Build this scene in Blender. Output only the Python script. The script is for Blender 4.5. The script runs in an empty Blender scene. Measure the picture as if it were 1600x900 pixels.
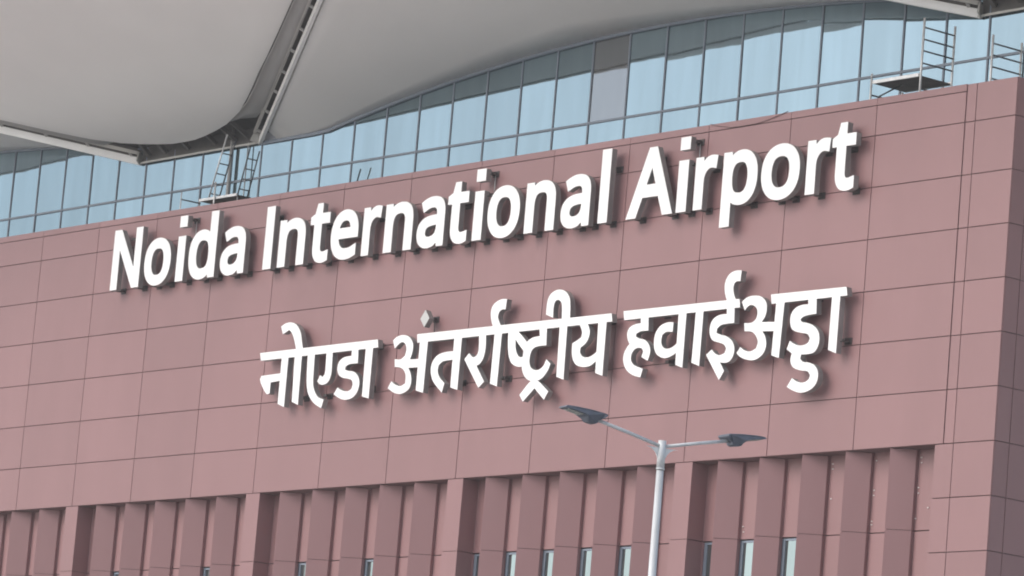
import bpy, bmesh, math, random
from mathutils import Vector, Matrix
from mathutils.geometry import delaunay_2d_cdt
random.seed(7)
S = bpy.context.scene
COL = S.collection
R = math.radians

# ---------------------------------------------------------------- camera
cam = bpy.data.cameras.new("camera"); co = bpy.data.objects.new("camera", cam); COL.objects.link(co)
rt = Vector((0.6281470, 0.7736801, 0.0827680)); up = Vector((0.0773377, -0.1679256, 0.9827614)); fw = Vector((-0.7742417, 0.6109175, 0.1653166))
M = Matrix((rt, up, -fw)).transposed().to_4x4(); M.translation = Vector((112.404201, -70.785710, -21.764030))
co.matrix_world = M
cam.sensor_width = 36.0; cam.lens = 7014.39 / 1600 * 36.0
cam.clip_start = 1.0; cam.clip_end = 6000
S.camera = co

# ---------------------------------------------------------------- sky, sun, exposure
SUN_AZ, SUN_EL = R(-20), R(38)
w = bpy.data.worlds.new("World"); S.world = w; w.use_nodes = True
nt = w.node_tree; bg = nt.nodes["Background"]
sky = nt.nodes.new("ShaderNodeTexSky"); sky.sky_type = 'NISHITA'; sky.sun_disc = False
sky.sun_elevation = SUN_EL
sd = Vector((math.sin(SUN_AZ) * math.cos(SUN_EL), -math.cos(SUN_AZ) * math.cos(SUN_EL), math.sin(SUN_EL)))   # towards the sun
sky.sun_rotation = math.atan2(sd.x, sd.y)
sky.air_density = 0.9; sky.dust_density = 2.6; sky.ozone_density = 0.7; sky.altitude = 0
hs = nt.nodes.new("ShaderNodeHueSaturation"); hs.inputs["Saturation"].default_value = 0.62      # hazy, whitish sky
nt.links.new(sky.outputs[0], hs.inputs["Color"]); nt.links.new(hs.outputs[0], bg.inputs[0]); bg.inputs[1].default_value = .15
sun = bpy.data.lights.new("sun", 'SUN'); sun.energy = 0.85; sun.angle = R(50); sun.color = (1.0, 0.96, 0.90)
so = bpy.data.objects.new("sun", sun); COL.objects.link(so); so.rotation_euler = sd.to_track_quat('Z', 'Y').to_euler()
S.cycles.filter_width = 1.9
S.view_settings.view_transform = 'Standard'; S.view_settings.look = 'None'
S.view_settings.gamma = 1; S.view_settings.use_curve_mapping = False
S.view_settings.exposure = 0.50

# ---------------------------------------------------------------- materials
def mat(name, col, rough=0.5, metal=0.0, spec=0.5, island=0.0, noise=0.0, nscale=1.0, stretch=(1, 1, 1), bump=0.0, bscale=20.0):
    m = bpy.data.materials.new(name); m.use_nodes = True; n = m.node_tree.nodes; l = m.node_tree.links
    b = n["Principled BSDF"]; b.inputs["Roughness"].default_value = rough; b.inputs["Metallic"].default_value = metal
    b.inputs["Specular IOR Level"].default_value = spec; b.inputs["Base Color"].default_value = (*col, 1)
    fac = None
    def add(a, s):
        if a is None: return s
        q = n.new("ShaderNodeMath"); q.operation = 'ADD'; l.new(a, q.inputs[0]); l.new(s, q.inputs[1]); return q.outputs[0]
    def mr(s, lo, hi):
        q = n.new("ShaderNodeMapRange"); q.inputs["To Min"].default_value = lo; q.inputs["To Max"].default_value = hi; l.new(s, q.inputs["Value"]); return q.outputs[0]
    if island:
        g = n.new("ShaderNodeNewGeometry"); fac = add(fac, mr(g.outputs["Random Per Island"], -island, island))
    if noise or bump:
        tc = n.new("ShaderNodeTexCoord"); mp = n.new("ShaderNodeMapping"); mp.inputs["Scale"].default_value = stretch; l.new(tc.outputs["Object"], mp.inputs[0])
    if noise:
        t = n.new("ShaderNodeTexNoise"); t.inputs["Scale"].default_value = nscale; t.inputs["Detail"].default_value = 6; t.inputs["Roughness"].default_value = 0.6
        l.new(mp.outputs[0], t.inputs["Vector"])
        q = n.new("ShaderNodeMapRange"); q.inputs["From Min"].default_value = 0.3; q.inputs["From Max"].default_value = 0.7
        q.inputs["To Min"].default_value = -noise; q.inputs["To Max"].default_value = noise; l.new(t.outputs[0], q.inputs["Value"]); fac = add(fac, q.outputs[0])
    if fac is not None:
        q = n.new("ShaderNodeMath"); q.operation = 'ADD'; q.inputs[1].default_value = 1.0; l.new(fac, q.inputs[0])
        v = n.new("ShaderNodeVectorMath"); v.operation = 'SCALE'; v.inputs[0].default_value = col; l.new(q.outputs[0], v.inputs["Scale"])
        l.new(v.outputs[0], b.inputs["Base Color"])
    if bump:
        t = n.new("ShaderNodeTexNoise"); t.inputs["Scale"].default_value = bscale; t.inputs["Detail"].default_value = 3; l.new(mp.outputs[0], t.inputs["Vector"])
        bp = n.new("ShaderNodeBump"); bp.inputs["Strength"].default_value = bump; bp.inputs["Distance"].default_value = 0.02
        l.new(t.outputs[0], bp.inputs["Height"]); l.new(bp.outputs[0], b.inputs["Normal"])
    return m
CLAD = (0.266, 0.146, 0.150)
m_clad = mat("terracotta_cladding", CLAD, 0.45, spec=0.45, island=0.05, noise=0.06, nscale=0.45, stretch=(1, 1, 0.3), bump=0.12, bscale=0.7)
m_joint = mat("joint_seal", (0.15, 0.088, 0.089), 0.8)
m_face = mat("white_acrylic", (0.86, 0.86, 0.86), 0.35, spec=0.4)
m_ret = mat("brushed_aluminium_return", (0.27, 0.265, 0.26), 0.5, metal=0.15, noise=0.22, nscale=2.5, stretch=(1.5, 1, 0.6))
m_brk = mat("dark_bracket", (0.055, 0.045, 0.045), 0.6)
m_rod = mat("pale_steel_rod", (0.45, 0.45, 0.45), 0.4, metal=0.5)
m_roof = mat("white_roof_lining", (0.82, 0.805, 0.785), 0.6, spec=0.3, noise=0.03, nscale=0.25)
m_trim = mat("white_edge_trim", (0.88, 0.875, 0.86), 0.45, noise=0.05, nscale=1.5)
m_rail = mat("grey_upper_rail", (0.50, 0.49, 0.46), 0.5, noise=0.08, nscale=2)
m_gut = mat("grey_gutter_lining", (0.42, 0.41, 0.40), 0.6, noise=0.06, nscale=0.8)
m_dark = mat("dark_steel_and_gap_shade", (0.11, 0.105, 0.10), 0.7, noise=0.2, nscale=2)  # steelwork colour, also painted on the sheets that stand for shaded gaps
m_frame = mat("grey_mullion", (0.20, 0.235, 0.29), 0.5, metal=0.1)
m_steel = mat("galvanised_pole", (0.64, 0.66, 0.67), 0.42, metal=0.12, noise=0.10, nscale=9, stretch=(1, 1, 0.25))
m_lamp = mat("blue_grey_lamp_casing", (0.14, 0.155, 0.19), 0.5, noise=0.12, nscale=12)
m_lens = mat("lamp_lens", (0.42, 0.42, 0.38), 0.25)
m_gusset = mat("white_gusset_plate", (0.80, 0.81, 0.80), 0.5)
m_alu = mat("scaffold_aluminium", (0.60, 0.60, 0.60), 0.4, metal=0.4, noise=0.15, nscale=6)
m_rung = mat("weathered_steel_tube", (0.09, 0.10, 0.115), 0.5, metal=0.3, noise=0.3, nscale=5)
m_ply = mat("dark_plywood_deck", (0.085, 0.070, 0.065), 0.7, noise=0.3, nscale=4)
m_deck = mat("roof_deck_concrete", (0.50, 0.49, 0.47), 0.85, noise=0.1, nscale=0.5)
m_ground = mat("forecourt_concrete", (0.50, 0.49, 0.47), 0.9, noise=0.12, nscale=0.15)
m_clip = mat("pale_fixing_clip", (0.60, 0.55, 0.53), 0.5)

def glass_mat(name, tint, base, rough=0.015, wob=0.05):
    m = bpy.data.materials.new(name); m.use_nodes = True; n = m.node_tree.nodes; l = m.node_tree.links
    n.remove(n["Principled BSDF"]); out = n["Material Output"]
    gl = n.new("ShaderNodeBsdfGlossy"); gl.inputs["Roughness"].default_value = rough
    df = n.new("ShaderNodeBsdfDiffuse"); ad = n.new("ShaderNodeMixShader"); ad.inputs[0].default_value = 0.82
    df.inputs[0].default_value = (*base, 1)
    g = n.new("ShaderNodeNewGeometry"); tc = n.new("ShaderNodeTexCoord")
    mp = n.new("ShaderNodeMapping"); mp.inputs["Scale"].default_value = (2.2, 2.2, 0.22); l.new(tc.outputs["Object"], mp.inputs[0])
    t = n.new("ShaderNodeTexNoise"); t.inputs["Scale"].default_value = 1.0; t.inputs["Detail"].default_value = 4; l.new(mp.outputs[0], t.inputs["Vector"])
    q = n.new("ShaderNodeMapRange"); q.inputs["From Min"].default_value = 0.3; q.inputs["From Max"].default_value = 0.7
    q.inputs["To Min"].default_value = 0.93; q.inputs["To Max"].default_value = 1.06; l.new(t.outputs[0], q.inputs["Value"])
    oi = n.new("ShaderNodeObjectInfo"); q2 = n.new("ShaderNodeMapRange"); q2.inputs["To Min"].default_value = 0.92; q2.inputs["To Max"].default_value = 1.07; l.new(oi.outputs["Random"], q2.inputs["Value"])
    mu = n.new("ShaderNodeMath"); mu.operation = 'MULTIPLY'; l.new(q.outputs[0], mu.inputs[0]); l.new(q2.outputs[0], mu.inputs[1])
    v = n.new("ShaderNodeVectorMath"); v.operation = 'SCALE'; v.inputs[0].default_value = tint; l.new(mu.outputs[0], v.inputs["Scale"]); l.new(v.outputs[0], gl.inputs[0])
    t2 = n.new("ShaderNodeTexNoise"); t2.inputs["Scale"].default_value = 0.9; t2.inputs["Detail"].default_value = 1; l.new(tc.outputs["Object"], t2.inputs["Vector"])
    bp = n.new("ShaderNodeBump"); bp.inputs["Strength"].default_value = wob; bp.inputs["Distance"].default_value = 0.03; l.new(t2.outputs[0], bp.inputs["Height"]); l.new(bp.outputs[0], gl.inputs["Normal"])
    l.new(df.outputs[0], ad.inputs[1]); l.new(gl.outputs[0], ad.inputs[2]); l.new(ad.outputs[0], out.inputs[0])
    return m
m_glass = glass_mat("blue_coated_glass", (0.285, 0.385, 0.44), (0.17, 0.225, 0.235))
m_glass2 = glass_mat("grey_clear_glass", (0.245, 0.275, 0.305), (0.34, 0.335, 0.31))
m_glass3 = glass_mat("teal_window_glass", (0.36, 0.44, 0.46), (0.16, 0.20, 0.20))

# ---------------------------------------------------------------- helpers
def link(name, me, parent=None, mats=()):
    o = bpy.data.objects.new(name, me); COL.objects.link(o)
    for m in mats: me.materials.append(m)
    if parent is not None: o.parent = parent
    return o
class MB:
    """collects primitives given in world coordinates; build() links them as ONE mesh object"""
    def __init__(s): s.bm = bmesh.new()
    def box(s, x0, x1, y0, y1, z0, z1, jit=0.0, mi=0):
        v = [s.bm.verts.new((x, y + (random.uniform(-jit, jit) if jit else 0), z)) for x in (x0, x1) for y in (y0, y1) for z in (z0, z1)]
        for f in ((0, 1, 3, 2), (4, 6, 7, 5), (0, 4, 5, 1), (2, 3, 7, 6), (0, 2, 6, 4), (1, 5, 7, 3)):
            s.bm.faces.new([v[i] for i in f]).material_index = mi
        return s
    def obox(s, o, ax, ay, az):                    # oriented box: centre and three half-axis vectors
        o, ax, ay, az = map(Vector, (o, ax, ay, az))
        v = [s.bm.verts.new(o + a * ax + b * ay + c * az) for a in (-1, 1) for b in (-1, 1) for c in (-1, 1)]
        for f in ((0, 1, 3, 2), (4, 6, 7, 5), (0, 4, 5, 1), (2, 3, 7, 6), (0, 2, 6, 4), (1, 5, 7, 3)):
            s.bm.faces.new([v[i] for i in f])
        return s
    def bar(s, a, b, wdt, hgt, upv=(0, 0, 1)):     # rectangular bar from a to b
        a, b = Vector(a), Vector(b); d = (b - a); L = d.length; d.normalize()
        sd_ = d.cross(Vector(upv)).normalized(); u = sd_.cross(d)
        return s.obox((a + b) / 2, d * L / 2, sd_ * wdt / 2, u * hgt / 2)
    def tube(s, pts, r, n=10, r1=None):
        pts = [Vector(p) for p in pts]; rings = []
        for i, p in enumerate(pts):
            d = (pts[min(i + 1, len(pts) - 1)] - pts[max(i - 1, 0)]).normalized()
            a = d.cross(Vector((0, 0, 1)) if abs(d.z) < 0.9 else Vector((1, 0, 0))).normalized(); b = d.cross(a)
            rr = r if r1 is None else r + (r1 - r) * i / (len(pts) - 1)
            rings.append([s.bm.verts.new(p + (a * math.cos(2 * math.pi * k / n) + b * math.sin(2 * math.pi * k / n)) * rr) for k in range(n)])
        for q in range(len(rings) - 1):
            for k in range(n):
                f = s.bm.faces.new((rings[q][k], rings[q][(k + 1) % n], rings[q + 1][(k + 1) % n], rings[q + 1][k])); f.smooth = True
        s.bm.faces.new(rings[0][::-1]); s.bm.faces.new(rings[-1])
        return s
    def prism(s, pts, vec):                         # planar polygon extruded by vec
        vec = Vector(vec); A = [s.bm.verts.new(p) for p in pts]; B = [s.bm.verts.new(Vector(p) + vec) for p in pts]; n = len(pts)
        s.bm.faces.new(A[::-1]); s.bm.faces.new(B)
        for i in range(n): s.bm.faces.new((A[i], A[(i + 1) % n], B[(i + 1) % n], B[i]))
        return s
    def grid(s, P, thick=0.0, smooth=True):         # P[i][j] rows of points -> sheet, with depth upward when thick
        V = [[s.bm.verts.new(p) for p in row] for row in P]
        def sheet(V, flip):
            for i in range(len(V) - 1):
                for j in range(len(V[0]) - 1):
                    q = [V[i][j], V[i][j + 1], V[i + 1][j + 1], V[i + 1][j]]
                    try:
                        f = s.bm.faces.new(q[::-1] if flip else q); f.smooth = smooth
                    except ValueError: pass
        sheet(V, False)
        if thick:
            U = [[s.bm.verts.new(Vector(p) + Vector((0, 0, thick))) for p in row] for row in P]
            sheet(U, True)
            ring = [(0, j) for j in range(len(P[0]))] + [(i, len(P[0]) - 1) for i in range(1, len(P))] + [(len(P) - 1, j) for j in range(len(P[0]) - 2, -1, -1)] + [(i, 0) for i in range(len(P) - 2, 0, -1)]
            for k in range(len(ring)):
                a, b = ring[k], ring[(k + 1) % len(ring)]
                s.bm.faces.new((V[a[0]][a[1]], U[a[0]][a[1]], U[b[0]][b[1]], V[b[0]][b[1]]))
        return s
    def build(s, name, mats, parent=None, label=None, origin=None):
        bmesh.ops.recalc_face_normals(s.bm, faces=s.bm.faces[:])
        inv = parent_world(parent).inverted() if parent is not None else Matrix()
        if origin is not None:
            s.bm.transform(Matrix.Translation(-Vector(origin)))
        me = bpy.data.meshes.new(name); s.bm.to_mesh(me); s.bm.free()
        o = link(name, me, parent, mats if isinstance(mats, (list, tuple)) else (mats,))
        if origin is not None: o.location = inv @ Vector(origin)
        else: o.matrix_basis = inv
        if label: o['label'] = label
        return o
def parent_world(o):
    m = o.matrix_basis.copy()
    while o.parent is not None: o = o.parent; m = o.matrix_basis @ m
    return m
def thing(name, label, cat, loc=(0, 0, 0), group=None):
    o = bpy.data.objects.new(name, None); COL.objects.link(o); o.location = loc
    o.empty_display_size = 0.3; o['label'] = label; o['category'] = cat
    if group: o['group'] = group
    return o

# ---------------------------------------------------------------- ground
GZ = -23.464
gr = MB(); gr.bm.faces.new([gr.bm.verts.new(p) for p in ((-600, -600, GZ), (600, -600, GZ), (600, 600, GZ), (-600, 600, GZ))])
g = gr.build("ground", m_ground); g['kind'] = 'structure'
rd = MB(); rd.bm.faces.new([rd.bm.verts.new(p) for p in ((-400, -46, GZ + .004), (400, -46, GZ + .004), (400, -34, GZ + .004), (-400, -34, GZ + .004))])
m_asph = mat("asphalt", (0.05, 0.05, 0.052), 0.9, noise=0.15, nscale=2)
r_ = rd.build("road", m_asph); r_['kind'] = 'structure'

# ---------------------------------------------------------------- haze: thin dusty air round the whole place
hz = bpy.data.materials.new("haze_air"); hz.use_nodes = True; hn = hz.node_tree; hn.nodes.remove(hn.nodes["Principled BSDF"])
pv = hn.nodes.new("ShaderNodeVolumePrincipled"); pv.inputs["Color"].default_value = (0.95, 0.95, 0.95, 1); pv.inputs["Density"].default_value = 0.00055
hn.links.new(pv.outputs[0], hn.nodes["Material Output"].inputs["Volume"])
# ---------------------------------------------------------------- terminal building
T = thing("terminal_building", "terminal building with dusty pink panel walls and a blue glass storey under a white roof", "building", (14, 0, GZ))
H = 1.2514; G = 0.012; W = 3.0; D = 0.53
ROW = [0.91, 0.736, 0.0] + [-H * k for k in range(1, 7)]      # joints of the sign wall, top down
BOT = ROW[-1]                                                  # -7.508: soffit of the sign wall
def panels(mb, xs, zs, y0, dep=0.03, jit=0.0012):
    for i in range(len(xs) - 1):
        for j in range(len(zs) - 1):
            mb.box(xs[i] + G, xs[i + 1] - G, y0, y0 + dep, zs[j + 1] + G, zs[j] - G, jit)
XS = [-15 + 3 * k for k in range(19)]                          # ..., 36, 39
sw = MB(); panels(sw, XS, ROW[1:], 0.0)
sign_wall = sw.build("sign_wall", m_clad, T)
MB().box(-15, 38.992, 0.032, D - .003, BOT + 0.003, 0.735).build("joint_backing", m_joint, sign_wall)
cp = MB()
for i in range(len(XS) - 1): cp.box(XS[i] + .007, XS[i + 1] - .007, -0.004, 0.45, 0.736 + 0.008, 0.91)
cp.build("parapet_coping", m_clad, sign_wall)
# corner strip and the end of the wall on the right
PR = [0.91] + [-H * k for k in range(0, 13)] + [GZ]
cs = MB(); panels(cs, [39.004, 39.325], PR[:8], 0.010); panels(cs, [38.72, 39.325], PR[7:], 0.010); panels(cs, [39.325, 40.634], PR, 0.010)
corner = cs.build("corner_pier", m_clad, T)
MB().box(39.0, 40.61, 0.042, 0.6, BOT, 0.90).box(38.73, 40.61, 0.042, 0.6, GZ, BOT - .004).build("joint_backing", m_joint, corner)
sd_ = MB()
YS = [0.03, 0.49, 3.49, 6.49, 9.49, 12.49, 15.49, 18.49]
for i in range(len(YS) - 1):
    for j in range(len(PR) - 1):
        sd_.box(40.604, 40.634, YS[i] + G, YS[i + 1] - G, PR[j + 1] + G, PR[j] - G)
side = sd_.build("end_wall", m_clad, T)
MB().box(40.2, 40.612, 0.61, 18.5, GZ, 0.90).build("joint_backing", m_joint, side)

CLIPS = [(34.81, -7.7), (34.82, -7.82), (34.83, -8.53), (36.31, -7.69), (36.29, -8.39), (36.29, -8.51), (36.28, -9.12), (36.28, -9.2), (37.81, -7.69), (37.82, -7.81), (37.77, -8.39), (37.78, -8.52), (38.13, -8.87), (37.74, -9.11), (31.79, -9.08), (31.82, -9.21)]
# recessed zone under the sign wall: back wall, piers, angled fins, slot windows
JZ = -9.40; LOW = -14.4
bwin = []                                                      # slot windows: left, right
PIERS = [2.67 + 9 * k for k in range(-2, 4)]
fins = [p + 1.55 + 1.5 * k for p in PIERS for k in range(5)]
win_after = [4.22, 8.72, 13.22, 16.22, 22.22, 23.72, 25.22, 26.72, 31.22, 32.72]
slots = [(f + .45, f + 1.38) for f in win_after] + [(21.36, 22.14), (30.36, 31.14)]
slots += [(f + .45, f + 1.38) for f in (-4.78, -0.28)]
slots.sort()
bwm = MB(); x = -15.0
for a, b in slots + [(38.72, 38.72)]:
    bwm.box(x, a, D, D + .25, LOW, JZ - .012); x = b
bwm.box(-15, 38.985, D, D + .25, JZ + .012, 0.0)
bw = bwm.build("recessed_wall", m_clad, T)
MB().box(-15, 38.70, D + .30, D + .45, LOW, BOT).build("joint_backing", m_joint, bw)
MB().box(-15, 38.715, 0.06, 0.8, GZ, LOW - .004).build("plinth_wall", m_clad, T)
for p in PIERS:
    if p < -14: continue
    pm = MB(); pm.box(p, p + .645, 0.016, D - .002, JZ + .010, BOT - .004); pm.box(p, p + .645, 0.016, D - .002, LOW, JZ - .010)
    pr = pm.build("pier", m_clad, T); MB().box(p + .02, p + .62, 0.03, D - .004, JZ - .009, JZ + .009).build("joint_seal", m_joint, pr)
def fin_mb(f):
    mb = MB()
    for z0, z1 in ((LOW, JZ - .008), (JZ + .008, BOT - .006)):
        mb.prism([(f, .045, z0), (f + .475, .43, z0), (f + .475, D - .003, z0), (f, D - .003, z0)], (0, 0, z1 - z0))
    return mb
for f in fins:
    if f < -14 or f > 37.5: continue
    fo = fin_mb(f).build("fin", m_clad, T)
    MB().prism([(f + .02, .075, JZ - .0075), (f + .455, .43, JZ - .0075), (f + .455, D - .004, JZ - .0075), (f + .02, D - .004, JZ - .0075)], (0, 0, .015)).build("joint_seal", m_joint, fo)
for a, b in slots:
    fr = MB(); fr.box(a + .002, a + .10, D + .03, D + .20, LOW, JZ - .02).box(b - .05, b - .002, D + .03, D + .20, LOW, JZ - .02).box(a + .101, b - .051, D + .03, D + .20, JZ - .07, JZ - .02)
    wn = thing_part = fr.build("window", m_frame, T)
    MB().box(a + .10, b - .05, D + .05, D + .07, LOW, JZ - .07).build("glass_pane", m_glass3, wn)
for cx, cz in CLIPS:
    MB().box(cx - .045, cx - .002, D - .02, D - .001, cz - .013, cz + .013).build("fixing_clip", m_clip, T)

# roof deck behind the parapet
MB().box(-15, 39.10, 0.455, 3.0, 0.0, 0.20).build("roof_deck", m_deck, T)

# ---------------------------------------------------------------- curtain wall
YG = 3.2; PER = 36.0; ZV = 3.54; SL = 0.44; SX = 1.9
def ztop(x):
    q = (x - 3.15) % PER - 3.15
    if q < 3.15: return ZV if q > -3.15 else ZV
    u = (q - 18.0) / 14.85
    return ZV + 1.30 * max(0.0, 1 - u * u)
cwm = MB().box(-14, 39.1, YG + .2, YG + .5, 0.0, ZV - .05).box(38.8, 39.1, YG + .5, 18.2, 0.0, ZV - .05)
cw = cwm.build("curtain_wall", m_dark, T, label="blue glass curtain wall with slim grey mullions under the roof")
MP = 1.5007; M0 = -7.1955
ks = range(-4, 32)
for k in ks:
    x = M0 + MP * k; zt = ztop(x)
    MB().box(x - .026, x + .026, YG - .022, YG + .1, 0.2, zt + .05).build("mullion", m_frame, cw)
MB().box(M0 - 4 * MP, M0 + 31 * MP, YG - .030, YG + .09, 2.475, 2.535).build("transom", m_frame, cw)
for k in list(ks)[:-1]:
    x0, x1 = M0 + MP * k, M0 + MP * (k + 1)
    for lo, hi in ((0.2, 2.47), (2.54, None)):
        tx, tz, ty = random.gauss(0, .0035), random.gauss(0, .0022), 0
        pts = []
        n = 5
        xs_ = [x0 + .03 + (x1 - x0 - .06) * i / n for i in range(n + 1)]
        top = [(x, hi if hi else ztop(x) + .05) for x in xs_]
        poly = [(xs_[0], lo), (xs_[-1], lo)] + top[::-1]
        mb = MB(); cx, cz = (x0 + x1) / 2, lo + 1
        mb.prism([(x, YG + (x - cx) * tx + (z - cz) * tz, z) for x, z in poly], (0, .02, 0))
        odd = (k == 19 and hi is None)
        mb.build("glass_pane", m_glass2 if odd else m_glass, cw, label="greyer pane of the curtain wall without the blue tint" if odd else None)

# the glazing turns the corner and runs back along the end of the building
XC = M0 + 31 * MP
for k in range(10):
    y0, y1 = YG + .1 + 1.5 * k, YG + .1 + 1.5 * (k + 1)
    for lo, hi in ((0.2, 2.475), (2.535, ZV + .02)): MB().box(XC - .01, XC + .01, y0 + .03, y1 - .03, lo, hi).build("glass_pane", m_glass, cw)
    MB().box(XC - .1, XC + .022, y1 - .026, y1 + .026, 0.2, ZV + .02).build("mullion", m_frame, cw)
MB().box(XC - .08, XC + .02, YG + .11, YG + 15, 2.478, 2.532).build("transom", m_frame, cw)
MB().box(39.102, 40.1, 0.46, 18.2, 0.0, 0.20).box(38.0, 40.1, YG + .3, 18.2, ZV + .03, ZV + .3).build("roof_deck", m_deck, T)

# ---------------------------------------------------------------- roof: gabled sheets between hanging leaf shaped lobes
def roof_sheet(c):                                             # c: centre x of the sheet; valleys at c-14.85 and c+14.85
    hw = 14.85; n = 36; dep = hw / SX; top = []
    for i in range(n + 1):
        x = c - hw + 2 * hw * i / n; t = (hw - abs(x - c)) / SX
        zt = ztop(x); zb = ZV + SL * t
        row = []
        for j in range(9):
            s = j / 8; row.append((x, YG + .04 - t * s, zt + (zb - zt) * s - .22 * 4 * s * (1 - s) * t / dep * 0.0))
        top.append(row)
    # the sheet in front of the glass, and its continuation behind it
    mb = MB(); mb.grid(top[1:-1], 0.18)
    sh = mb.build("roof_sheet", m_roof, T)
    bk = [[(c - hw + 2 * hw * i / n, YG + .045 + y, ztop(c - hw + 2 * hw * i / n) + .012) for y in (0, 8, 16, 24)] for i in range(n + 1)]
    MB().grid(bk, 0.3).build("rear_roof", m_roof, sh)
    hd = MB()
    for i in range(n):
        xa, xb = c - hw + 2 * hw * i / n, c - hw + 2 * hw * (i + 1) / n
        hd.bar((xa, YG - .02, ztop(xa) - .005), (xb, YG - .02, ztop(xb) - .005), .10, .09)
    hd.build("head_channel", m_frame, sh)
    for sg in (-1, 1):
        A = Vector((c + sg * hw, YG, ZV)); d = Vector((-sg * SX, -1, SL)); B = A + d * (dep - .02)
        dn = d.normalized(); out = Vector((sg * 1, -SX, 0)).normalized()      # horizontal, away from the sheet
        Z = Vector((0, 0, 1))
        MB().bar(A + out * .06 - dn * .02 + Z * .075, B + out * .06 + Z * .075, .10, .22).build("edge_trim", m_trim, sh)
        MB().bar(A + out * .26 + Z * .30, B + out * .26 + Z * .30, .08, .10).build("upper_rail", m_rail, sh)
        MB().bar(A - out * .03 + Z * .46, B - out * .03 + Z * .46, .03, .52).build("sky_gap_blocker", m_dark, sh)  # dark plate added to block the sky showing between trim and rail
        ln = (B - A).length; q = 0.3
        while q < ln:
            MB().bar(A + dn * q + out * .10 + Z * .20, A + dn * q + out * .24 + Z * .27, .09, .07).build("rail_cleat", m_gut, sh); q += 1.55 + random.uniform(-.1, .1)
        MB().bar(A + out * .02 - dn * .03 + Z * .10, A + out * .32 - dn * .03 + Z * .20, .05, .30).build("tip_plate", m_rail, sh)
    return sh
EDGE = [(0.0, 2.56), (0.6, 2.55), (1.2, 2.47), (2.0, 2.33), (2.75, 2.16), (3.9, 1.77), (4.95, 1.28), (5.8, .85), (6.55, .46), (7.85, -.17), (9.67, -1.09), (11.2, -1.87), (14.5, -3.56), (16.55, -4.6), (16.7, -6.5), (16.7, -9.0)]
def zl(y): return 3.80 + SL * (2.3 - y) if y > -4.6 else 3.80 + SL * 6.9 + .30 * (-4.6 - y)
def roof_lobe(c):
    rows = []; nj = 40
    for hw, y in EDGE:
        hw = max(hw, .05)
        row = []
        for j in range(nj + 1):
            # denser towards the edges, where the lining rolls up
            a = -math.cos(math.pi * j / nj)
            ed = (1 - abs(a)) * hw
            belly = -LOBE_SAG * (1 - math.exp(-ed / 0.45)) * min(1, max(0, (2.56 - y) / 1.2))
            row.append((c + a * hw, y, zl(y) + .10 + belly))
        rows.append(row)
    # refine along y by linear interpolation
    P = []
    for i in range(len(rows) - 1):
        for s in (0, .5): P.append([Vector(a).lerp(Vector(b), s) for a, b in zip(rows[i], rows[i + 1])])
    P.append([Vector(p) for p in rows[-1]])
    mb = MB(); mb.grid(P, 0.22)
    lb = mb.build("roof_lobe", m_roof, T)
    for sg in (-1, 1):
        # gutter lining between the lobe and the edge trim of the next sheet, and a dark sheet added above that paints the gaps' shade
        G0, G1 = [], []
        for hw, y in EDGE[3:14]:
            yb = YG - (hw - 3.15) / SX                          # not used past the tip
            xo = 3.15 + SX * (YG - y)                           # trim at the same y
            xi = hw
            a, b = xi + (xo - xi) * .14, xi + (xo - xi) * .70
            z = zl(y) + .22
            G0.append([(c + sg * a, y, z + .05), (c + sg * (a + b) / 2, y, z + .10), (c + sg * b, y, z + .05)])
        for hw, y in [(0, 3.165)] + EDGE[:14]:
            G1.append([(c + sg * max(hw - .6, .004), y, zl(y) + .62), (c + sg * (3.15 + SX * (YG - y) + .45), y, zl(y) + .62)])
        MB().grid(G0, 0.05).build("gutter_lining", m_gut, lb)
        MB().grid(G1, 0.05).build("gutter_gap_shade", m_dark, lb)
    # dark steelwork behind the tip, over the glass
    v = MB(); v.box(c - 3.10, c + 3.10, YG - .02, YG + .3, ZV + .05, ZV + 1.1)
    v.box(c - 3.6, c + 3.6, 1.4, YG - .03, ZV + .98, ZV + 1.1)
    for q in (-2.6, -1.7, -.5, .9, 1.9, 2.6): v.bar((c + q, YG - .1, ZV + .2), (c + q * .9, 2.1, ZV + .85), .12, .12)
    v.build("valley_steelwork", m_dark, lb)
    MB().bar((c - 3.15, YG - .1, ZV + .01), (c + 3.15, YG - .1, ZV + .01), .05, .055).build("valley_beam", m_rail, lb)
    return lb
LOBE_SAG = 0.06
for c in (-14.85, 21.15, 57.15): roof_sheet(c)
for c in (3.15, 39.15): roof_lobe(c)
dp = MB(); dp.tube([(4.92, 3.08, 0.2), (4.92, 3.08, 4.1)], .05, 10).build("rain_pipe", m_gut, T)
dp = MB(); dp.tube([(5.73, 3.1, 0.2), (5.73, 3.1, 3.6)], .018, 8).build("rain_pipe", m_gut, T)

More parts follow.
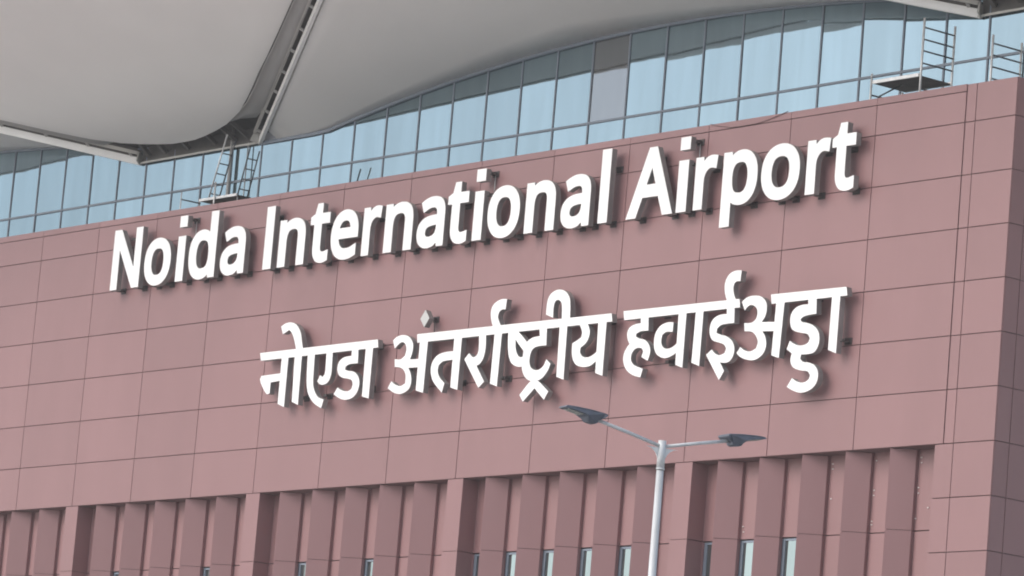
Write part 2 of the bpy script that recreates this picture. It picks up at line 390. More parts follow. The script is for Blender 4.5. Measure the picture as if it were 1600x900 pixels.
# ---------------------------------------------------------------- sign letters
FY, BY = -0.36, -0.19                                         # front of the faces, back of the returns
def area(l): return sum(l[i][0] * l[(i + 1) % len(l)][1] - l[(i + 1) % len(l)][0] * l[i][1] for i in range(len(l))) / 2
def fill(loops, union=False):
    """2D loops -> (verts, triangles) of their non-zero / union interior"""
    V, F = [], []
    for l in loops:
        i0 = len(V); V += [Vector(p) for p in l]; F.append(list(range(i0, i0 + len(l))))
    E = [(f[i], f[(i + 1) % len(f)]) for f in F for i in range(len(f))]
    v, e, f, *_ = delaunay_2d_cdt(V, E, [], 1, 1e-5)
    def inside(p):
        tot = 0
        for l in loops:
            wn = 0
            for i in range(len(l)):
                a, b = l[i], l[(i + 1) % len(l)]
                if (a[1] <= p.y) != (b[1] <= p.y):
                    xx = a[0] + (p.y - a[1]) / (b[1] - a[1]) * (b[0] - a[0])
                    if xx > p.x: wn += 1 if b[1] > a[1] else -1
            if union and wn: return True
            tot += wn
        return (not union) and tot != 0
    tri = [q for q in f if inside((v[q[0]] + v[q[1]] + v[q[2]]) / 3)]
    return v, tri
def offset(l, d):
    n = len(l); out = []
    for i in range(n):
        p, q, r = Vector(l[i - 1]), Vector(l[i]), Vector(l[(i + 1) % n])
        a = (q - p).normalized(); b = (r - q).normalized()
        na, nb = Vector((a.y, -a.x)), Vector((b.y, -b.x))
        m = na + nb
        if m.length < .2: out += [q + na * d, q + nb * d]; continue
        m.normalize(); c = max(m.dot(na), .5); out.append(q + m * (d / c))
    return [(p.x, p.y) for p in out]
def smooth(l, ang=50, sub=3):
    n = len(l); P = [Vector(p) for p in l]; corner = []
    for i in range(n):
        a = (P[i] - P[i - 1]); b = (P[(i + 1) % n] - P[i]); corner.append(a.angle(b, 0) > R(ang))
    out = []
    for i in range(n):
        p1, p2 = P[i], P[(i + 1) % n]; out.append(p1)
        if corner[i] and corner[(i + 1) % n]: continue
        L = (p2 - p1).length
        t1 = (p2 - p1) if corner[i] else (p2 - P[i - 1]).normalized() * L
        t2 = (p2 - p1) if corner[(i + 1) % n] else (P[(i + 2) % n] - p1).normalized() * L
        for k in range(1, sub):
            s = k / sub; h1 = 2*s**3-3*s*s+1; h2 = s**3-2*s*s+s; h3 = -2*s**3+3*s*s; h4 = s**3-s*s
            out.append(p1*h1 + t1*h2 + p2*h3 + t2*h4)
    return [(p.x, p.y) for p in out]
def raised(loops, parent, union=False, fname="face", rname="return", fy=FY, by=BY, fmat=None):
    v, tri = fill(loops, union)
    bm = bmesh.new(); A = [bm.verts.new((p.x, fy, p.y)) for p in v]
    for q in tri: bm.faces.new([A[i] for i in q])
    for x in [x for x in bm.verts if not x.link_faces]: bm.verts.remove(x)
    be = [e for e in bm.edges if len(e.link_faces) == 1]
    b2 = bmesh.new(); mp = {}
    def g2(p, y):
        k = (round(p.x, 5), round(p.z, 5), y)
        if k not in mp: mp[k] = b2.verts.new((p.x, y, p.z))
        return mp[k]
    for e in be:
        a, b = e.verts[0].co, e.verts[1].co
        b2.faces.new((g2(a, fy + .012), g2(b, fy + .012), g2(b, by), g2(a, by)))
    for f in bm.faces: b2.faces.new([g2(x.co, by) for x in f.verts])
    # the acrylic face is a 12 mm slab
    b3 = bmesh.new(); mp3 = {}
    def g3(p, y):
        k = (round(p.x, 5), round(p.z, 5), y)
        if k not in mp3: mp3[k] = b3.verts.new((p.x, y, p.z))
        return mp3[k]
    for f in bm.faces:
        b3.faces.new([g3(x.co, fy) for x in f.verts])
    for e in be:
        a, b = e.verts[0].co, e.verts[1].co
        b3.faces.new((g3(a, fy), g3(b, fy), g3(b, fy + .012), g3(a, fy + .012)))
    o1 = MB(); o1.bm.free(); o1.bm = b3; f1 = o1.build(fname, fmat or m_face, parent)
    o2 = MB(); o2.bm.free(); o2.bm = b2; f2 = o2.build(rname, m_ret, parent)
    bm.free()
    return f1, f2
def bracket(x, z, parent, wdt=.13):
    b = MB(); b.box(x - wdt / 2, x + wdt / 2, BY + .002, -.002, z - .035, z + .035)
    b.box(x - wdt / 2 - .05, x + wdt / 2 + .05, -.022, -.001, z - .08, z + .08)
    b.box(x - .03, x + .03, BY - .06, BY + .001, z - .05, z - .035)
    return b.build("bracket", m_brk, parent)
GLY = {"N":[[[65,0],[65,480],[135,480],[391,83],[394,83],[392,115],[390,162],[389,209],[389,480],[445,480],[445,0],[375,0],[118,398],[116,398],[119,340],[121,268],[121,0]]],"o":[[[202,-7],[183,-6],[166,-3],[149,1],[133,7],[117,15],[103,25],[90,36],[78,49],[68,63],[58,79],[51,96],[45,115],[40,136],[38,157],[37,181],[39,215],[44,246],[53,273],[66,297],[82,318],[101,336],[123,349],[148,359],[175,365],[204,367],[223,366],[242,363],[259,359],[275,353],[290,345],[305,335],[318,324],[329,312],[340,297],[349,282],[357,264],[362,246],[367,226],[369,204],[370,181],[368,147],[363,116],[354,88],[341,64],[325,42],[305,25],[283,11],[259,1],[232,-5]],[[203,42],[224,44],[242,48],[258,56],[272,66],[283,80],[293,96],[300,114],[305,134],[308,156],[309,181],[308,205],[305,227],[300,247],[293,265],[283,281],[272,294],[258,304],[242,311],[224,316],[203,317],[182,316],[164,311],[148,304],[134,294],[123,281],[114,265],[107,247],[102,227],[99,205],[98,181],[99,156],[102,134],[107,114],[114,96],[123,80],[135,66],[148,56],[164,48],[183,44]]],"d":[[[185,-7],[159,-5],[135,1],[114,10],[94,23],[77,40],[63,60],[51,85],[43,113],[39,144],[37,179],[39,215],[43,246],[52,274],[63,299],[78,319],[95,336],[114,350],[136,359],[160,365],[185,367],[201,366],[216,364],[230,361],[242,357],[254,351],[264,345],[273,338],[282,330],[290,322],[297,314],[301,314],[299,339],[297,367],[297,510],[356,510],[356,0],[308,0],[300,48],[297,48],[290,39],[282,31],[274,23],[264,16],[254,9],[242,4],[230,-1],[216,-4],[201,-6]],[[194,42],[216,44],[234,47],[250,54],[264,62],[274,74],[283,87],[289,104],[294,122],[297,144],[298,168],[298,179],[297,204],[294,227],[290,248],[283,266],[275,282],[265,295],[252,305],[235,312],[216,316],[193,318],[175,316],[159,312],[145,304],[132,293],[122,280],[113,264],[107,245],[102,225],[99,202],[98,178],[99,153],[102,131],[107,111],[113,93],[122,78],[132,65],[145,55],[159,48],[176,44]]],"a":[[[144,-7],[125,-6],[108,-3],[92,3],[77,10],[63,19],[52,31],[42,44],[36,61],[32,79],[31,100],[33,121],[38,139],[46,156],[58,170],[73,183],[92,194],[114,202],[140,209],[170,213],[203,215],[265,217],[265,238],[264,255],[261,270],[258,282],[252,293],[245,301],[237,307],[227,312],[216,316],[204,318],[190,318],[179,318],[168,317],[157,315],[147,313],[136,310],[89,291],[71,335],[80,340],[91,345],[102,349],[114,353],[126,357],[139,360],[152,363],[166,365],[180,366],[193,366],[218,365],[241,361],[260,356],[277,348],[291,337],[302,324],[311,309],[317,290],[321,269],[322,245],[322,0],[279,0],[268,51],[265,51],[256,40],[246,30],[236,21],[226,14],[216,7],[205,2],[192,-2],[178,-4],[162,-6]],[[158,41],[175,42],[192,45],[207,50],[221,57],[234,66],[245,77],[253,91],[259,106],[263,124],[264,144],[264,176],[211,174],[186,172],[164,169],[145,165],[130,159],[118,152],[109,144],[101,135],[96,124],[93,112],[92,99],[93,88],[95,78],[99,69],[104,61],[110,55],[118,50],[127,46],[136,43],[147,42]]],"n":[[[57,0],[57,360],[105,360],[113,311],[117,311],[124,322],[133,331],[143,340],[153,347],[165,353],[178,358],[190,362],[203,364],[217,366],[230,367],[255,365],[277,362],[296,355],[313,347],[328,335],[340,321],[349,304],[355,284],[359,261],[361,234],[361,0],[302,0],[302,230],[299,262],[289,286],[273,303],[251,314],[222,317],[199,316],[180,312],[163,305],[150,296],[139,283],[131,269],[124,252],[120,232],[117,211],[116,187],[116,0]]],"t":[[[167,-7],[156,-6],[145,-5],[135,-3],[125,0],[115,3],[106,7],[98,13],[90,20],[83,28],[77,37],[71,47],[67,59],[64,73],[62,88],[62,105],[62,314],[11,314],[11,343],[62,366],[86,443],[121,443],[121,360],[225,360],[225,314],[121,314],[121,106],[122,94],[123,83],[127,73],[131,64],[137,57],[143,52],[151,47],[159,44],[168,42],[177,42],[205,44],[228,49],[228,4],[201,-4]]],"r":[[[57,0],[57,360],[105,360],[112,294],[115,294],[122,306],[130,317],[139,327],[149,336],[160,345],[171,353],[183,359],[197,363],[210,366],[225,367],[247,366],[267,363],[260,308],[241,312],[221,313],[210,312],[199,311],[189,308],[179,303],[169,298],[160,291],[151,284],[144,275],[137,266],[131,256],[125,244],[121,232],[118,220],[117,206],[116,192],[116,0]]],"e":[[[210,-7],[190,-6],[171,-3],[153,1],[136,7],[120,14],[105,23],[91,34],[79,46],[68,61],[59,76],[51,93],[45,112],[40,132],[38,154],[37,177],[38,200],[40,222],[44,242],[50,261],[57,279],[65,295],[75,309],[86,322],[99,334],[112,344],[127,352],[143,358],[160,363],[178,366],[196,367],[214,366],[231,363],[247,359],[262,354],[276,347],[288,338],[300,328],[310,316],[319,304],[327,290],[333,275],[338,259],[342,241],[344,223],[345,204],[345,169],[98,169],[100,145],[104,124],[110,106],[118,89],[129,76],[142,64],[157,55],[174,49],[192,45],[213,44],[226,44],[239,45],[251,46],[263,48],[274,50],[328,69],[328,17],[274,-1],[263,-3],[251,-5],[238,-6],[225,-6]],[[99,216],[283,216],[282,233],[279,249],[275,264],[269,278],[262,290],[252,300],[241,308],[228,314],[212,317],[195,318],[179,317],[164,314],[151,309],[139,301],[129,291],[120,279],[112,266],[106,251],[102,234]]],"A":[[[0,0],[187,482],[242,482],[428,0],[366,0],[308,148],[118,148],[61,0]],[[138,202],[290,202],[236,347],[230,367],[221,396],[214,419],[203,378],[193,347]]],"p":[[[57,-161],[57,360],[105,360],[113,311],[116,311],[123,320],[131,329],[139,336],[148,344],[158,351],[170,356],[182,361],[196,364],[212,366],[228,367],[254,365],[277,359],[299,350],[318,337],[335,320],[350,300],[361,276],[370,248],[374,216],[376,181],[374,146],[370,114],[361,86],[350,62],[335,41],[318,24],[299,10],[277,1],[253,-5],[228,-7],[212,-6],[197,-4],[183,-1],[170,3],[159,9],[148,16],[139,22],[130,30],[123,38],[116,46],[112,46],[115,17],[116,-13],[116,-161]],[[219,42],[232,43],[243,45],[254,49],[264,54],[273,60],[281,68],[288,77],[295,87],[300,98],[305,110],[308,123],[311,136],[313,151],[315,166],[315,181],[314,205],[311,227],[306,247],[300,264],[291,280],[281,293],[268,304],[253,311],[236,316],[218,317],[197,316],[179,312],[163,306],[150,297],[140,286],[132,272],[125,256],[121,237],[118,216],[116,192],[116,181],[117,155],[120,132],[124,112],[130,94],[138,78],[148,65],[161,55],[178,48],[197,44]]]}
BASE = -1.312; OFF = 0.072
HT = {'N': (0, 1.77), 'A': (0, 1.77), 'I': (0, 1.77), 'n': (0, 1.34), 'r': (0, 1.34), 'o': (-.03, 1.36), 'a': (-.03, 1.36), 'e': (-.03, 1.36), 'd': (-.03, 1.90), 'l': (0, 1.90), 't': (-.03, 1.645), 'p': (-.525, 1.36), 'i': (0, 1.31)}
LET = [  # character, left, right, bracket x list, label
 ('N', 4.41, 5.86, (4.62, 5.72), "white raised capital letter N that begins the word Noida"),
 ('o', 6.08, 7.40, (6.45, 7.1), "white raised letter o between the capital N and the i of Noida"),
 ('i', 7.71, 8.08, (7.95,), "white raised letter i with its separate dot in the word Noida"),
 ('d', 8.30, 9.62, (8.8, 9.45), "white raised letter d with its tall stem in the word Noida"),
 ('a', 9.88, 11.04, (10.3, 10.9), "white raised letter a that ends the word Noida"),
 ('I', 11.96, 12.34, (12.2,), "white raised capital letter I that begins the word International"),
 ('n', 12.64, 13.86, (12.87, 13.7), "white raised letter n right after the capital I of International"),
 ('t', 14.06, 14.95, (14.6,), "white raised letter t between the first n and the e of International"),
 ('e', 15.05, 16.27, (15.6,), "white raised letter e, the only e in the English name"),
 ('r', 16.48, 17.27, (16.7,), "white raised letter r between the e and an n in International"),
 ('n', 17.46, 18.68, (17.7, 18.5), "white raised letter n between the r and an a of International"),
 ('a', 18.89, 20.05, (19.3, 19.9), "white raised letter a followed by ti in the middle of International"),
 ('t', 20.15, 21.03, (20.7,), "white raised letter t between an a and the dotted i of International"),
 ('i', 21.28, 21.66, (21.5,), "white raised letter i with its separate dot in the word International"),
 ('o', 21.87, 23.19, (22.3, 22.9), "white raised letter o, the only o in the word International"),
 ('n', 23.43, 24.63, (23.65, 24.48), "white raised letter n after the o of International"),
 ('a', 24.88, 26.02, (25.4, 25.9), "white raised letter a before the final l of International"),
 ('l', 26.38, 26.74, (26.6,), "white raised tall letter l that ends the word International"),
 ('A', 27.51, 29.21, (27.75, 28.98), "white raised capital letter A that begins the word Airport"),
 ('i', 29.38, 29.75, (29.6,), "white raised letter i with its separate dot in the word Airport"),
 ('r', 30.02, 30.82, (30.25,), "white raised letter r between the dotted i and the p of Airport"),
 ('p', 31.05, 32.32, (31.9,), "white raised letter p whose stem drops below the baseline"),
 ('o', 32.46, 33.83, (32.9, 33.4), "white raised letter o in the middle of the word Airport"),
 ('r', 34.07, 34.86, (34.3,), "white raised letter r just before the last t of Airport"),
 ('t', 34.93, 35.75, (35.5,), "white raised letter t that ends the word Airport"),
]
for ch, xl, xr, brs, lab in LET:
    zb, zt = HT[ch]
    L = thing("sign_letter", lab, "letter", ((xl + xr) / 2, 0, BASE), "raised white letters of the English airport name")
    if ch in 'Iil':
        loops = [[(xl, BASE + zb), (xr, BASE + zb), (xr, BASE + zt), (xl, BASE + zt)]]
    else:
        gl = GLY[ch]; px = [p[0] for l in gl for p in l]; pz = [p[1] for l in gl for p in l]
        sx = (xr - xl - 2 * OFF) / (max(px) - min(px)); sz = (zt - zb - 2 * OFF) / (max(pz) - min(pz))
        loops = []
        sgn = 1 if area(max(gl, key=lambda l: abs(area(l)))) > 0 else -1
        for l in gl:
            q = [(xl + OFF + (a - min(px)) * sx, BASE + zb + OFF + (b - min(pz)) * sz) for a, b in l]
            loops.append(offset(q, OFF * sgn))
    raised(loops, L)
    for bx in brs: bracket(bx, BASE + max(zb, 0) + .02, L)
    if ch not in 'il' : bracket((xl + xr) / 2, BASE + zt - .28 if ch in 'NAI' else BASE + 1.05, L)
    if ch == 'l': bracket(xr - .05, BASE + 1.42, L)
    if ch == 'i':
        dl = [[(xl + .01, BASE + 1.57), (xr + .01, BASE + 1.57), (xr + .01, BASE + 1.895), (xl + .01, BASE + 1.895)]]
        f1, f2 = raised(dl, L, fname="dot", rname="dot_return"); f2.parent = f1; f2.matrix_basis = Matrix()
        bracket(xr - .02, BASE + 1.80, L, .16); bracket(xr + .02, BASE + 1.22, L, .16)
        MB().tube([(xr + .03, -.06, BASE + 1.2), (xr + .03, -.06, BASE + 1.8)], .014, 6).build("tie_rod", m_rod, L)
HIN = [[[[1224,-367],[1759,-366],[1764,-388],[1231,-389]],[[1328,-383],[1359,-383],[1359,-525],[1329,-515]],[[1240,-432],[1337,-430],[1338,-450],[1286,-453],[1286,-483],[1272,-484],[1242,-454],[1235,-441]],[[1388,-383],[1421,-383],[1423,-523],[1394,-513]],[[1312,-299],[1331,-292],[1358,-291],[1384,-300],[1405,-322],[1415,-348],[1424,-371],[1393,-371],[1381,-345],[1367,-323],[1351,-311],[1333,-318],[1323,-321]],[[1448,-383],[1451,-432],[1456,-470],[1469,-499],[1497,-523],[1531,-538],[1539,-515],[1511,-506],[1495,-490],[1485,-471],[1482,-434],[1480,-383]],[[1533,-382],[1561,-382],[1563,-423],[1563,-448],[1553,-467],[1533,-474],[1516,-472],[1503,-463],[1513,-447],[1525,-453],[1534,-444],[1535,-421]],[[1647,-384],[1676,-384],[1679,-425],[1643,-425],[1626,-430],[1624,-439],[1639,-443],[1667,-448],[1688,-464],[1694,-484],[1685,-506],[1664,-519],[1631,-521],[1603,-513],[1583,-503],[1598,-486],[1613,-493],[1641,-499],[1659,-494],[1665,-482],[1660,-471],[1643,-465],[1615,-460],[1597,-450],[1589,-433],[1595,-415],[1615,-405],[1648,-403]],[[1709,-386],[1741,-386],[1741,-524],[1711,-517]]],[[[1827,-374],[1842,-365],[1871,-362],[1898,-370],[1915,-388],[1916,-410],[1908,-430],[1948,-431],[1948,-453],[1904,-452],[1917,-470],[1922,-494],[1911,-511],[1880,-520],[1847,-514],[1822,-501],[1835,-484],[1854,-494],[1877,-499],[1896,-493],[1896,-473],[1884,-456],[1864,-448],[1845,-446],[1842,-425],[1867,-427],[1885,-418],[1889,-400],[1880,-385],[1864,-381],[1849,-388],[1838,-396]],[[1945,-380],[1979,-381],[1977,-523],[1945,-515]],[[2105,-420],[2052,-421],[2021,-429],[2004,-448],[2003,-471],[2017,-496],[2057,-527],[2065,-503],[2042,-486],[2032,-469],[2034,-454],[2049,-445],[2074,-443],[2108,-442]],[[1930,-364],[2723,-367],[2728,-388],[1934,-387]],[[2091,-385],[2123,-385],[2122,-524],[2092,-516]],[[2194,-383],[2223,-383],[2226,-422],[2220,-447],[2207,-461],[2194,-465],[2231,-509],[2210,-524],[2141,-445],[2159,-430],[2174,-441],[2186,-441],[2196,-432],[2198,-416]],[[2259,-383],[2289,-383],[2286,-525],[2257,-516]],[[2255,-375],[2242,-353],[2236,-331],[2239,-315],[2251,-304],[2275,-297],[2298,-298],[2295,-325],[2281,-324],[2270,-331],[2267,-343],[2276,-359],[2288,-374]],[[2315,-385],[2346,-386],[2349,-423],[2356,-442],[2369,-454],[2385,-454],[2388,-479],[2366,-479],[2340,-469],[2326,-450],[2318,-420]],[[2342,-387],[2355,-387],[2402,-423],[2385,-440],[2347,-406]],[[2441,-383],[2471,-383],[2474,-431],[2444,-431],[2422,-436],[2412,-452],[2412,-473],[2422,-487],[2446,-493],[2469,-484],[2479,-467],[2497,-480],[2488,-497],[2467,-515],[2438,-521],[2410,-515],[2392,-501],[2382,-480],[2383,-454],[2385,-433],[2395,-417],[2417,-407],[2445,-405]],[[2427,-517],[2447,-518],[2497,-551],[2482,-571],[2441,-539],[2398,-571],[2382,-553]],[[2522,-385],[2552,-385],[2554,-524],[2525,-515]],[[2561,-376],[2555,-322],[2544,-304],[2525,-293],[2501,-290],[2478,-297],[2466,-311],[2463,-332],[2463,-351],[2492,-361],[2491,-338],[2494,-322],[2504,-316],[2516,-320],[2524,-331],[2528,-374]],[[2674,-386],[2706,-386],[2706,-524],[2678,-515]],[[2599,-384],[2631,-385],[2642,-403],[2642,-420],[2631,-436],[2612,-446],[2611,-458],[2621,-469],[2639,-473],[2659,-470],[2683,-457],[2683,-481],[2659,-494],[2636,-497],[2606,-492],[2588,-479],[2579,-457],[2578,-433],[2595,-427],[2611,-420],[2613,-406]]],[[[2769,-365],[3201,-367],[3205,-388],[2774,-388]],[[2837,-382],[2866,-382],[2870,-421],[2839,-421],[2825,-426],[2824,-433],[2839,-439],[2860,-444],[2878,-459],[2883,-477],[2876,-497],[2851,-486],[2857,-473],[2851,-465],[2835,-462],[2821,-466],[2812,-478],[2813,-493],[2826,-505],[2860,-516],[2853,-537],[2825,-530],[2799,-516],[2784,-495],[2783,-474],[2794,-457],[2802,-450],[2793,-437],[2790,-421],[2798,-408],[2816,-402],[2839,-400]],[[2980,-382],[3009,-382],[3009,-523],[2982,-514]],[[2963,-407],[2941,-406],[2918,-411],[2901,-425],[2895,-444],[2898,-468],[2910,-484],[2934,-494],[2957,-493],[2985,-483],[2985,-459],[2966,-469],[2946,-472],[2929,-466],[2922,-452],[2924,-436],[2938,-429],[2962,-431]],[[3044,-383],[3072,-383],[3071,-523],[3042,-513]],[[3157,-384],[3185,-384],[3188,-425],[3160,-425],[3140,-427],[3127,-435],[3126,-445],[3143,-451],[3166,-457],[3188,-472],[3196,-494],[3187,-514],[3170,-521],[3147,-519],[3164,-541],[3148,-562],[3094,-497],[3113,-485],[3125,-495],[3142,-501],[3161,-497],[3166,-486],[3157,-476],[3136,-469],[3112,-461],[3101,-443],[3102,-422],[3115,-407],[3137,-401],[3159,-401]],[[3160,-375],[3147,-350],[3144,-323],[3157,-303],[3179,-296],[3201,-297],[3199,-323],[3185,-323],[3177,-329],[3176,-343],[3182,-359],[3194,-376]],[[3211,-375],[3227,-366],[3251,-363],[3280,-368],[3299,-384],[3302,-404],[3297,-419],[3287,-430],[3333,-433],[3333,-455],[3292,-453],[3305,-469],[3309,-492],[3298,-510],[3272,-521],[3241,-518],[3217,-509],[3205,-500],[3217,-486],[3232,-495],[3255,-499],[3274,-493],[3279,-478],[3271,-463],[3256,-452],[3228,-448],[3225,-428],[3250,-429],[3266,-421],[3270,-405],[3263,-392],[3245,-385],[3232,-389],[3223,-397]],[[3335,-384],[3364,-383],[3358,-522],[3331,-514]],[[3314,-365],[3577,-367],[3582,-388],[3318,-388]],[[3447,-384],[3476,-384],[3479,-424],[3452,-425],[3433,-428],[3425,-434],[3430,-440],[3454,-445],[3480,-457],[3494,-475],[3495,-497],[3483,-515],[3464,-519],[3436,-519],[3434,-529],[3444,-537],[3464,-540],[3487,-549],[3500,-568],[3496,-591],[3476,-606],[3444,-611],[3416,-604],[3394,-594],[3410,-574],[3428,-583],[3450,-587],[3468,-581],[3473,-571],[3463,-561],[3438,-557],[3411,-548],[3400,-532],[3403,-514],[3384,-503],[3393,-483],[3410,-492],[3432,-497],[3456,-493],[3463,-482],[3454,-471],[3429,-466],[3400,-457],[3390,-441],[3391,-418],[3406,-404],[3427,-399],[3449,-399]],[[3530,-382],[3558,-382],[3557,-524],[3529,-514]]]]
WORDS = [
 ("first and shortest Hindi word in white raised letters, under Noida International", [(13.2, -5.0), (14.15, -5.0), (15.2, -5.0), (17.1, -4.92), (17.3, -3.78)]),
 ("long middle Hindi word in white raised letters with a diamond dot above", [(18.6, -5.0), (19.35, -4.9), (21.0, -5.0), (22.9, -5.0), (25.2, -5.0), (26.6, -5.0), (20.5, -3.75), (23.5, -3.75), (26.9, -3.8)]),
 ("last Hindi word in white raised letters, nearest the right corner of the wall", [(29.3, -5.0), (30.2, -5.0), (31.4, -5.0), (33.3, -5.0), (35.6, -4.9), (29.0, -3.8), (34.5, -3.8)]),
]
for wi, (lab, brs) in enumerate(WORDS):
    loops = [smooth([(a / 100, b / 100) for a, b in l]) for l in HIN[wi]]
    xs_ = [p[0] for l in loops for p in l]
    L = thing("sign_word", lab, "sign", ((min(xs_) + max(xs_)) / 2, 0, -3.66), "raised white Hindi words of the airport name")
    raised(loops, L, union=True)
    for bx, bz in brs: bracket(bx, bz, L)
    if wi == 1:
        dl = [[(19.38, -3.24), (19.575, -3.47), (19.765, -3.24), (19.575, -3.01)]]
        f1, f2 = raised(dl, L, fname="diamond_dot", rname="dot_return", fmat=mat("pale_grey_face", (0.50, 0.51, 0.50), .4)); f2.parent = f1; f2.matrix_basis = Matrix()
        bracket(19.62, -3.22, L, .12)
        MB().tube([(19.66, -.08, -3.62), (19.66, -.08, -3.24)], .012, 6).build("tie_rod", m_brk, L)

# ---------------------------------------------------------------- cable on the parapet
CABLE = [(30.05, 0.92), (30.41, 0.83), (30.82, 0.75), (31.25, 0.745), (31.76, 0.75), (32.13, 0.79), (32.51, 0.86), (32.89, 0.93)]
cb = MB().tube([(x, -.022, z) for x, z in CABLE], 0.009, 6).build("cable", m_joint, origin=(31.4, 0, .75))
cb['label'] = "thin dark cable sagging across the parapet coping above the word Airport"; cb['category'] = "cable"

# ---------------------------------------------------------------- scaffolds and ladders on the roof deck
DZ = 0.20
s1 = thing("scaffold_platform", "low scaffold platform behind the parapet with two ladders standing on it", "scaffold", (8.1, 0.9, DZ), "scaffolds on the terminal roof")
MB().box(7.28, 9.14, 0.54, 1.28, 1.215, 1.245).build("deck_board", m_ply, s1)
for y0 in (.495, 1.285): MB().box(7.28, 9.14, y0, y0 + .04, 1.21, 1.28).build("edge_beam", m_alu, s1)
for px, py, zt, r in ((8.09, .465, 1.70, .026), (6.36, .5, 1.575, .016), (6.36, 1.16, 1.44, .016), (9.08, .58, 1.21, .02), (7.32, 1.2, 1.21, .02), (9.08, 1.2, 1.21, .02)):
    MB().tube([(px, py, DZ), (px, py, zt)], r, 8).build("post", m_alu, s1)
MB().tube([(6.36, .5, 1.365), (6.36, 1.18, 1.365)], .02, 8).tube([(6.36, 1.16, 1.14), (7.32, 1.2, 1.14)], .014, 8).build("guard_rail", m_rung, s1)
def ladder(lab, x0, x1, y, zt, zb, n, wdt=.34):
    t = thing("ladder", lab, "ladder", (x0, y + wdt / 2, zb), "ladders leaning up from the scaffold")
    for yy, m, hh in ((y, m_alu, zt), (y + wdt, m_rung, zt - .1)):
        f = (hh - zb) / (zt - zb)
        MB().tube([(x0, yy, zb), (x0 + (x1 - x0) * f, yy, hh)], .022, 8).build("rail", m if lab.startswith("pale") else m_rung, t)
    for k in range(n):
        z = zb + .18 + .285 * k; s = (z - zb) / (zt - zb); x = x0 + (x1 - x0) * s
        MB().tube([(x, y, z), (x, y + wdt, z)], .018, 8).build("rung", m_rung, t)
    return t
ladder("pale railed ladder on the left, reaching up into the dark roof valley", 7.60, 8.25, .6, 3.10, 1.25, 5)
ladder("dark ladder standing right of the pale railed one", 9.04, 9.47, .6, 2.65, 1.25, 4)
s2 = thing("scaffold_tower", "scaffold tower with tall ladder frames behind the right end of the parapet", "scaffold", (36.3, 1.5, DZ), "scaffolds on the terminal roof")
MB().box(34.75, 36.33, 1.0, 2.02, 1.60, 1.63).build("deck_board", m_ply, s2)
for y0 in (.95, 2.02): MB().box(34.75, 36.33, y0, y0 + .045, 1.595, 1.675).build("edge_beam", m_alu, s2)
for px, py, zt, r in ((34.66, 1.0, 1.86, .026), (36.36, 1.0, 3.03, .028), (36.36, 2.02, 3.03, .028), (38.72, 1.0, 2.32, .028), (38.72, 1.95, 2.32, .028), (34.7, 2.0, 1.6, .026)):
    MB().tube([(px, py, DZ), (px, py, zt)], r, 8).build("post", m_alu, s2)
for px, zs in ((36.36, (2.80, 2.51, 2.23, 1.93, 1.30, 0.7)), (38.72, (2.12, 1.84, 1.56, 1.28, 0.7))):
    for z in zs: MB().tube([(px, 1.0, z), (px, 2.0, z)], .021, 8).build("rung", m_rung, s2)
MB().tube([(34.66, 1.0, 1.34), (34.66, 2.0, 1.34)], .022, 8).tube([(34.9, 1.0, 1.25), (35.3, 1.4, 1.6)], .02, 8).build("brace", m_rung, s2)

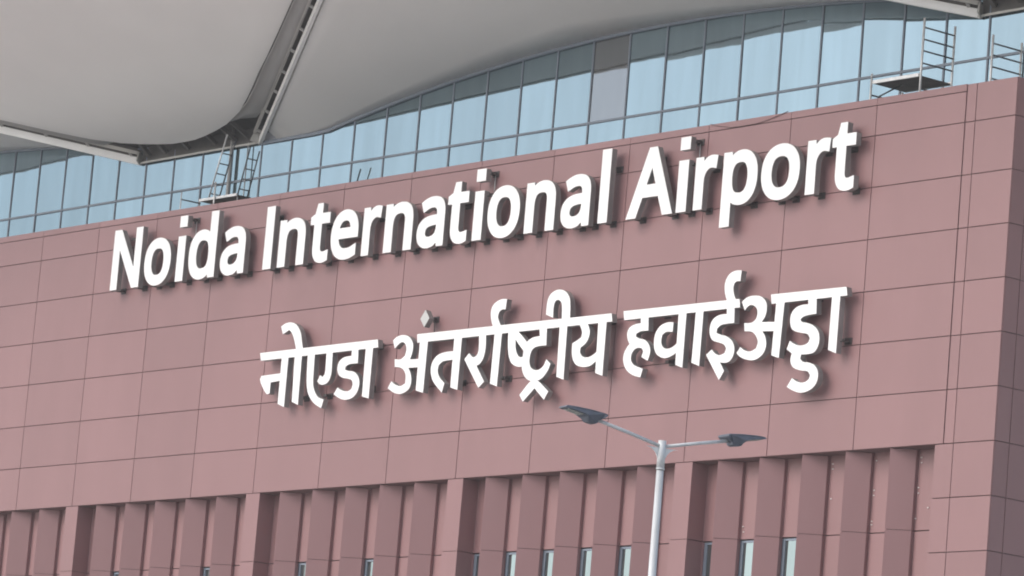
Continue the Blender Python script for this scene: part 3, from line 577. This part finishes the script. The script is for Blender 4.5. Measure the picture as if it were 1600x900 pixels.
# ---------------------------------------------------------------- double armed street lamp
LX, LY, LT = 78.1195, -41.6385, -15.66
sl = thing("street_lamp", "galvanised double armed street lamp standing before the pink facade", "street lamp", (LX, LY, GZ))
MB().tube([(LX, LY, GZ), (LX, LY, LT - .30)], .062, 20, .0365).build("pole", m_steel, sl)
MB().tube([(LX, LY, LT - .285), (LX, LY, LT + .004)], .0405, 20).tube([(LX, LY, LT - .292), (LX, LY, LT - .278)], .045, 20).build("collar", m_steel, sl)
MB().tube([(LX, LY, GZ), (LX, LY, GZ + .03)], .2, 20).build("base_plate", m_steel, sl)
U = Vector((0.170, 0.9855, 0)).normalized(); RISE = 0.162; AL = 0.797
Pv = Vector((-U.y, U.x, 0))
for sg in (1, -1):
    u = U * sg; A = Vector((LX, LY, LT - .052)) + u * .03; B = Vector((LX, LY, LT - .01)) + u * AL + Vector((0, 0, RISE - .04))
    MB().tube([A, A.lerp(B, .5) + Vector((0, 0, .004)), B + (B - A).normalized() * .05], .0178, 14).build("arm", m_steel, sl)
    g0 = Vector((LX, LY, LT - .07)) + u * .038
    gp = []
    for k in range(6):
        s = k / 5; ang = math.pi / 2 * s
        gp.append(g0 + u * (.15 * (1 - math.sin(ang)) + .0) + Vector((0, 0, -.15 * (1 - math.cos(ang)))))
    gp = [g0 + Vector((0, 0, .0))] + gp
    MB().prism([p - Pv * .004 for p in gp[:1] + gp[1:]], Pv * .008).build("gusset", m_gusset, sl)
    tv = (u + Vector((0, 0, .09))).normalized(); nv = Pv.cross(tv); nv = nv if nv.z > 0 else -nv
    def P3(s, h, yv): return B + tv * s * .92 + nv * h * .9 + Pv * yv * .9
    prof = [(-.085, .067), (-.06, .074), (.10, .078), (.30, .072), (.40, .062), (.425, .05), (.425, .036), (.36, .030), (.20, .014), (.155, -.004), (.135, -.035), (.115, -.058), (.03, -.066), (-.005, -.05), (-.012, -.02), (-.06, .02), (-.085, .045)]
    hd = MB()
    rows = []
    for yv, sc in ((-.115, .86), (-.10, .97), (-.045, 1), (.045, 1), (.10, .97), (.115, .86)):
        wd = []
        for s, h in prof:
            taper = 1.0 - .25 * max(0, (s - .15) / .27)          # narrows towards the tip
            neck = .55 if h < -.01 else 1.0
            wd.append(P3(s, .03 + (h - .03) * sc, yv * taper * neck))
        rows.append([hd.bm.verts.new(p) for p in wd])
    n = len(prof)
    for i in range(len(rows) - 1):
        for k in range(n): hd.bm.faces.new((rows[i][k], rows[i][(k + 1) % n], rows[i + 1][(k + 1) % n], rows[i + 1][k]))
    hd.bm.faces.new(rows[0]); hd.bm.faces.new(rows[-1][::-1])
    head = hd.build("lamp_head", m_lamp, sl)
    for yv in (-.04, .04):
        MB().prism([P3(.19, .004, yv - .022), P3(.375, .022, yv - .018), P3(.375, .022, yv + .018), P3(.19, .004, yv + .022)], nv * .012).build("led_lens", m_lens, head)

# the haze box itself
hb = MB().box(-620, 620, -620, 620, GZ - 1.0, 14.0).build("haze", hz); hb['kind'] = 'stuff'
